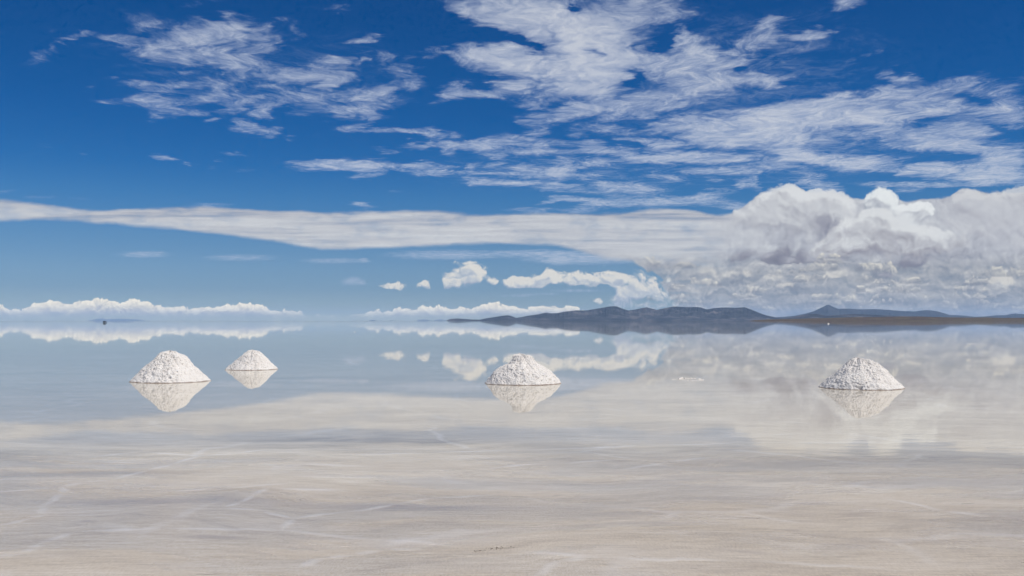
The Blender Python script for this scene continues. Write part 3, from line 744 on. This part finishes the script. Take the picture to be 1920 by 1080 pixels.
def salt_pile(base_y, left, right, seed, lump=1.0):
    """left / right: outline from foot to summit as (x, y) photo pixels"""
    c = ground((left[0][0] + right[0][0]) / 2, base_y, 0.0)
    d = c.y; sc_ = d / F
    cx = (left[0][0] + right[0][0]) / 2
    ytop = min(left[-1][1], right[-1][1])
    H = (base_y - ytop) * sc_
    L = sorted(((base_y - y_) * sc_, (x_ - cx) * sc_) for x_, y_ in left)
    R = sorted(((base_y - y_) * sc_, (x_ - cx) * sc_) for x_, y_ in right)
    nr, na = 150, 420
    half = (right[0][0] - left[0][0]) / 2 * sc_
    verts = []; faces = []
    for k in range(nr + 1):
        z = -0.03 + (H + 0.03) * k / nr
        xl = interp(L, max(z, 0)); xr = interp(R, max(z, 0))
        if k == nr: xl = xr = (xl + xr) / 2
        f = 1.0 if k < nr - 3 else (nr - k) / 3.0 * 0.9
        mid, rad = (xl + xr) / 2, (xr - xl) / 2 * f
        for i in range(na):
            a = 2 * pi * i / na
            o_ = Vector((cos(a), sin(a), 0))
            u = Vector((mid + rad * cos(a), rad * sin(a), z))
            q = u + Vector((seed * 3.7, seed, 0))
            big = mnoise.fractal(q * 2.2, 0.9, 2.0, 3, noise_basis='PERLIN_ORIGINAL')
            cel = mnoise.voronoi(q * 7.5)[0]; l1 = 0.5 - cel[0]
            cel = mnoise.voronoi(q * 19.0)[0]; l2 = 0.5 - cel[0]
            slump = mnoise.fractal(Vector((a * 2.4 + z * 0.6, z * 2.0, seed)), 0.8, 2.0, 4, noise_basis='PERLIN_ORIGINAL')
            fine = mnoise.fractal(q * 26, 0.7, 2.0, 4, noise_basis='PERLIN_ORIGINAL')
            pk = 0.5 + 0.9 * mnoise.fractal(q * 1.7 + Vector((5, 5, 5)), 0.9, 2.0, 2, noise_basis='PERLIN_ORIGINAL')
            pk = max(0.12, min(1.25, pk))
            pit = max(0.0, mnoise.fractal(Vector((q.x * 11, q.y * 11, q.z * 19)), 0.9, 2.0, 2, noise_basis='PERLIN_ORIGINAL') - 0.18)
            amt = 0.035 * big + 0.022 * l1 * lump * pk + 0.014 * l2 * lump * pk + 0.050 * slump + 0.017 * fine - 0.12 * pit * pk
            foot = math.exp(-max(z, 0.0) / 0.05) * 0.06 * mnoise.fractal(Vector((cos(a) * 4.0, sin(a) * 4.0, seed * 2.0)), 0.8, 2.0, 4, noise_basis='PERLIN_ORIGINAL')
            amt = amt * (min(1.0, 0.45 + z / 0.2) if z > 0 else 0.45) + foot
            nrm = Vector((cos(a) * 0.65, sin(a) * 0.65, 0.75)) if k < nr - 2 else Vector((0, 0, 1))
            verts.append(c + u + nrm * (amt - 0.01))
    for k in range(nr):
        for i in range(na):
            j = (i + 1) % na
            a, b = k * na, (k + 1) * na
            faces.append((a + i, a + j, b + j, b + i))
    base_i = len(verts)
    verts.append(sum((Vector(verts[nr * na + i]) for i in range(na)), Vector()) / na)
    for i in range(na):
        faces.append((nr * na + i, nr * na + (i + 1) % na, base_i))
    o = obj("salt_pile", [Vector(v) - c for v in verts], faces, SALT)
    o.location = c
    return o

GP = "conical salt piles standing in the shallow water"
thing(salt_pile(714.5, [(248,714.5),(256,706),(272,690),(290,672),(300,662),(309,658),(314,657.5)], [(393,714.5),(386,707),(372,694),(358,682),(347,670),(338,665),(328,658.5),(320,657)], 1.0),
      "large white salt pile with blunt flat summit, standing in blue water beside a smaller pile", "salt pile", GP)
thing(salt_pile(692.5, [(424,692.5),(432,686),(446,674),(458,663),(465,657.5),(470,656.5)], [(520,692.5),(514,687),(503,676),(493,665),(484,658),(476,656)], 2.0),
      "smallest and farthest white salt pile, with rounded top, behind the larger left pile", "salt pile", GP)
thing(salt_pile(718.5, [(908,718.5),(914,712),(926,698),(936,689),(946,683.5),(953,682),(960,675),(964,666),(970,664.5)], [(1053,718.5),(1045,709),(1034,698),(1020,688),(1008,681),(1000,673),(995,667),(984,664.5),(975,664)], 3.0, 1.15),
      "white salt pile with a rough knob on its summit and bulging left shoulder", "salt pile", GP)
thing(salt_pile(727, [(1538,727),(1546,719),(1560,706),(1575,693),(1588,682),(1596,675),(1603,671),(1606,670.5)], [(1691,727),(1683,719),(1672,708),(1660,695),(1646,682),(1632,675.5),(1620,672),(1611,670)], 4.0),
      "broad white salt pile with one rounded peak, in the pale water below the mountains", "salt pile", GP)

# ------------------------------------------------------------------ low remains of salt and other small things
def lump_mesh(parts, seed):
    """irregular low lumps (x, y, rx, ry, h) rising out of one thin connected crust"""
    x0 = min(p_[0] - p_[2] * 1.6 for p_ in parts); x1 = max(p_[0] + p_[2] * 1.6 for p_ in parts)
    y0 = min(p_[1] - p_[3] * 1.6 for p_ in parts); y1 = max(p_[1] + p_[3] * 1.6 for p_ in parts)
    nx, ny = 130, 60
    verts = []; faces = []
    for i in range(nx + 1):
        for j in range(ny + 1):
            x, y = x0 + (x1 - x0) * i / nx, y0 + (y1 - y0) * j / ny
            z = -0.02
            for q, (cx, cy, rx, ry, h) in enumerate(parts):
                dx, dy = (x - cx) / rx, (y - cy) / ry
                r = sqrt(dx * dx + dy * dy)
                if r < 1.6:
                    w = 1 + 0.5 * mnoise.noise(Vector((dx * 1.3 + q * 3.1, dy * 1.3, seed)))
                    k_ = max(0.0, 1 - (r / w) ** 2)
                    z = max(z, -0.02 + (h + 0.02) * (k_ ** 0.7) * (0.85 + 0.35 * mnoise.noise(Vector((dx * 4 + q, dy * 4, seed + 4)))))
            verts.append((x, y, z))
    for i in range(nx):
        for j in range(ny):
            a = i * (ny + 1) + j
            faces.append((a, a + ny + 1, a + ny + 2, a + 1))
    return verts, faces

def crust(px, py, parts, seed, label, cat="salt crust", name="salt_crust"):
    c = ground(px, py)
    v, f = lump_mesh(parts, seed)
    o = obj(name, v, f, CRUST); o.location = c
    return thing(o, label, cat)

k = ground(1288, 712).y / F          # metres per photo pixel there
rnd = random.Random(3)
ring = [(-27, 0, 3, 1.6), (-22, 0.5, 3, 1.4), (-15, 1, 2, .8), (-10, 2, 3.5, 2.6), (-6, 3, 3, 3.8), (-2, 3.5, 3, 4.6), (3, 3.2, 3, 2.4), (9, 3, 3, 1.6), (14, 3, 4, 2.4), (20, 2.6, 4, 2.0), (25, 1, 3.5, 2.8), (27, -1, 3, 2.2), (20, -2.4, 4, 1.1), (12, -3, 5, 1.0), (4, -3, 5, 1.2), (-4, -2.4, 4, 1.4), (-9, -1, 3, 1.2)]
crust(1288, 712, [(a * k, b * k * 12, w * k * rnd.uniform(.9, 1.3), w * k * 2.2, h * k * 0.9) for a, b, w, h in ring], 5.0,
      "low broken ring of white salt crust left where a pile stood, between two piles")
k = ground(1822, 645).y / F
crust(1822, 645, [(a * k, 0, w * k, w * k * 2, h * k) for a, w, h in ((-8, 3, .5), (-3, 4, .7), (2, 4, .6), (7, 3, .5))], 6.0,
      "thin white streak of salt crust far out in the water, right of the broad pile")
k = ground(1493, 694).y / F
crust(1493, 694, [(0, 0, 3 * k, 4 * k, 0.8 * k), (4 * k, 0, 2 * k, 3 * k, .5 * k)], 7.0,
      "tiny white salt lump in the water left of the broad pile")
k = ground(665, 622).y / F
crust(665, 622.5, [(0, 0, 2.2 * k, 4 * k, .7 * k)], 8.0, "tiny white salt speck far out under the gap in the cloud bank")
c = ground(1553, 607.4); k = c.y / F
v, f = lump_mesh([(0, 0, 1.8 * k, 2 * k, 2.2 * k), (1.4 * k, .5, 1.2 * k, 1.5 * k, 1.0 * k)], 9.0)
o = obj("salt_pile", v, f, CRUST); o.location = c
thing(o, "tiny distant white salt pile below the pointed mountain and brown shore", "salt pile")

# dark crumbs and pale grains lying on the near salt
def scatter(name, label, centre_list, mat, seed):
    r_ = random.Random(seed); verts = []; faces = []
    for c, s_ in centre_list:
        b = len(verts); n = 6
        top = c + Vector((r_.uniform(-.2, .2) * s_, r_.uniform(-.2, .2) * s_, s_ * r_.uniform(.3, .6)))
        a0 = r_.uniform(0, pi)
        for i in range(n):
            a = a0 + 2 * pi * i / n; rr = s_ * r_.uniform(.55, 1.0)
            verts.append(c + Vector((rr * cos(a), rr * sin(a) * .8, -0.002)))
        for i in range(n):
            v_ = verts[b + i]; verts.append(v_.lerp(top, .45) + Vector((0, 0, s_ * .15)))
        verts.append(top)
        for i in range(n):
            j = (i + 1) % n
            faces += [(b + i, b + j, b + n + j, b + n + i), (b + n + i, b + n + j, b + 2 * n)]
    o_ = obj(name, verts, faces, mat, smooth=False)
    o_['kind'] = 'stuff'; o_['label'] = label
    return o_

m_dark, g, out = material("dark_mud")
bs = g.n.new('ShaderNodeBsdfPrincipled'); geo = g.n.new('ShaderNodeNewGeometry')
g.put(bs.inputs['Base Color'], g.ramp(g.noise(E(g, geo.outputs['Position']), 30.0, 4.0, dim='3D'), [(0.3, (0.05, 0.04, 0.035)), (0.7, (0.15, 0.11, 0.09))]))
bs.inputs['Roughness'].default_value = 0.85; g.l.new(bs.outputs[0], out.inputs[0])
r_ = random.Random(11); cl = []
for i in range(70):
    u = r_.random()
    px = 888 + 72 * u + r_.gauss(0, 2); py = 1037 - 10.5 * sqrt(u) + r_.gauss(0, 1.5 if u > .25 else .6)
    cl.append((ground(px, py), r_.uniform(0.003, 0.011)))
scatter("mud_crumbs", "dark crumbs of mud in a short trail on the near salt", cl, m_dark, 1)
cl = []
for i in range(420):
    px = r_.uniform(300, 2000) if r_.random() < .25 else r_.gauss(1620, 260); py = r_.uniform(870, 1090)
    cl.append((ground(px, py), r_.uniform(0.002, 0.007)))
scatter("salt_grains", "white salt crystals scattered over the near salt flat", cl, CRUST, 2)

# ------------------------------------------------------------------ far off-road car
def box(verts, faces, x0, x1, y0, y1, z0, z1, tx=0.0, ty=0.0):
    b = len(verts)
    for z_, ix, iy in ((z0, 0, 0), (z1, tx, ty)):
        verts += [(x0 + ix, y0 + iy, z_), (x1 - ix, y0 + iy, z_), (x1 - ix, y1 - iy, z_), (x0 + ix, y1 - iy, z_)]
    faces += [(b, b + 3, b + 2, b + 1), (b + 4, b + 5, b + 6, b + 7), (b, b + 1, b + 5, b + 4), (b + 1, b + 2, b + 6, b + 5), (b + 2, b + 3, b + 7, b + 6), (b + 3, b, b + 4, b + 7)]

def plain(name, col, rough, metal=0.0):
    m, g, out = material(name); bs = g.n.new('ShaderNodeBsdfPrincipled'); geo = g.n.new('ShaderNodeNewGeometry')
    n = g.noise(E(g, geo.outputs['Position']), 3.0, 4.0, dim='3D')
    g.put(bs.inputs['Base Color'], g.mix(n, (col[0] * .8, col[1] * .8, col[2] * .8, 1), (col[0] * 1.2, col[1] * 1.2, col[2] * 1.2, 1)))
    bs.inputs['Roughness'].default_value = rough; bs.inputs['Metallic'].default_value = metal
    g.l.new(bs.outputs[0], out.inputs[0]); return m

car = bpy.data.objects.new("parked_car", None); COL.objects.link(car)
car.location = ground(196.5, 605.4)
thing(car, "tiny dark off-road car standing far out on the flat below the hazy left island", "car")
car_paint = plain("dark_paint", (0.02, 0.022, 0.026), 0.35); glass = plain("car_glass", (0.015, 0.02, 0.025), 0.08); rub = plain("rubber", (0.012, 0.012, 0.012), 0.8)
v, f = [], []
box(v, f, -0.92, 0.92, -2.3, 2.3, 0.45, 1.0, 0.04, 0.06)
box(v, f, -0.84, 0.84, -2.1, 0.9, 1.0, 1.62, 0.14, 0.22)
obj("body", v, f, car_paint, car, smooth=False)
v, f = [], []
box(v, f, -0.70, 0.70, -2.12, -1.9, 1.08, 1.52, 0.08, 0.05)
obj("window", v, f, glass, car, smooth=False)
for x_ in (-0.78, 0.78):
    for y_ in (-1.45, 1.45):
        bmx = bmesh.new(); bmesh.ops.create_cone(bmx, cap_ends=True, segments=20, radius1=.38, radius2=.38, depth=.24)
        me = bpy.data.meshes.new("wheel"); bmx.to_mesh(me); bmx.free(); me.materials.append(rub)
        o = bpy.data.objects.new("wheel", me); COL.objects.link(o); o.parent = car
        o.location = (x_, y_, .38); o.rotation_euler = (0, pi / 2, 0)

# ------------------------------------------------------------------ haze
HAZE = 2.0e-5
v, f = [], []
box(v, f, -47500, 47500, -47500, 47500, -1.0, 430.0)
m, g, out = material("haze_air")
pv = g.n.new('ShaderNodeVolumePrincipled'); pv.inputs['Density'].default_value = HAZE
pv.inputs['Color'].default_value = (0.41, 0.63, 0.97, 1.0); pv.inputs['Anisotropy'].default_value = 0.0
g.l.new(pv.outputs[0], out.inputs['Volume'])
o = obj("haze", v, f, m, smooth=False); o['kind'] = 'stuff'; o['label'] = "pale blue air between the viewer and the far hills"

# ------------------------------------------------------------------ render
sc.view_settings.view_transform = 'Standard'; sc.view_settings.look = 'None'
sc.view_settings.exposure = 0.0; sc.view_settings.gamma = 1.0; sc.view_settings.use_curve_mapping = False
sc.render.engine = 'CYCLES'
cy = sc.cycles
cy.use_denoising = True
cy.max_bounces = 8; cy.transparent_max_bounces = 12; cy.volume_bounces = 1
cy.sample_clamp_indirect = 4.0
cy.adaptive_threshold = 0.02; cy.adaptive_min_samples = 12
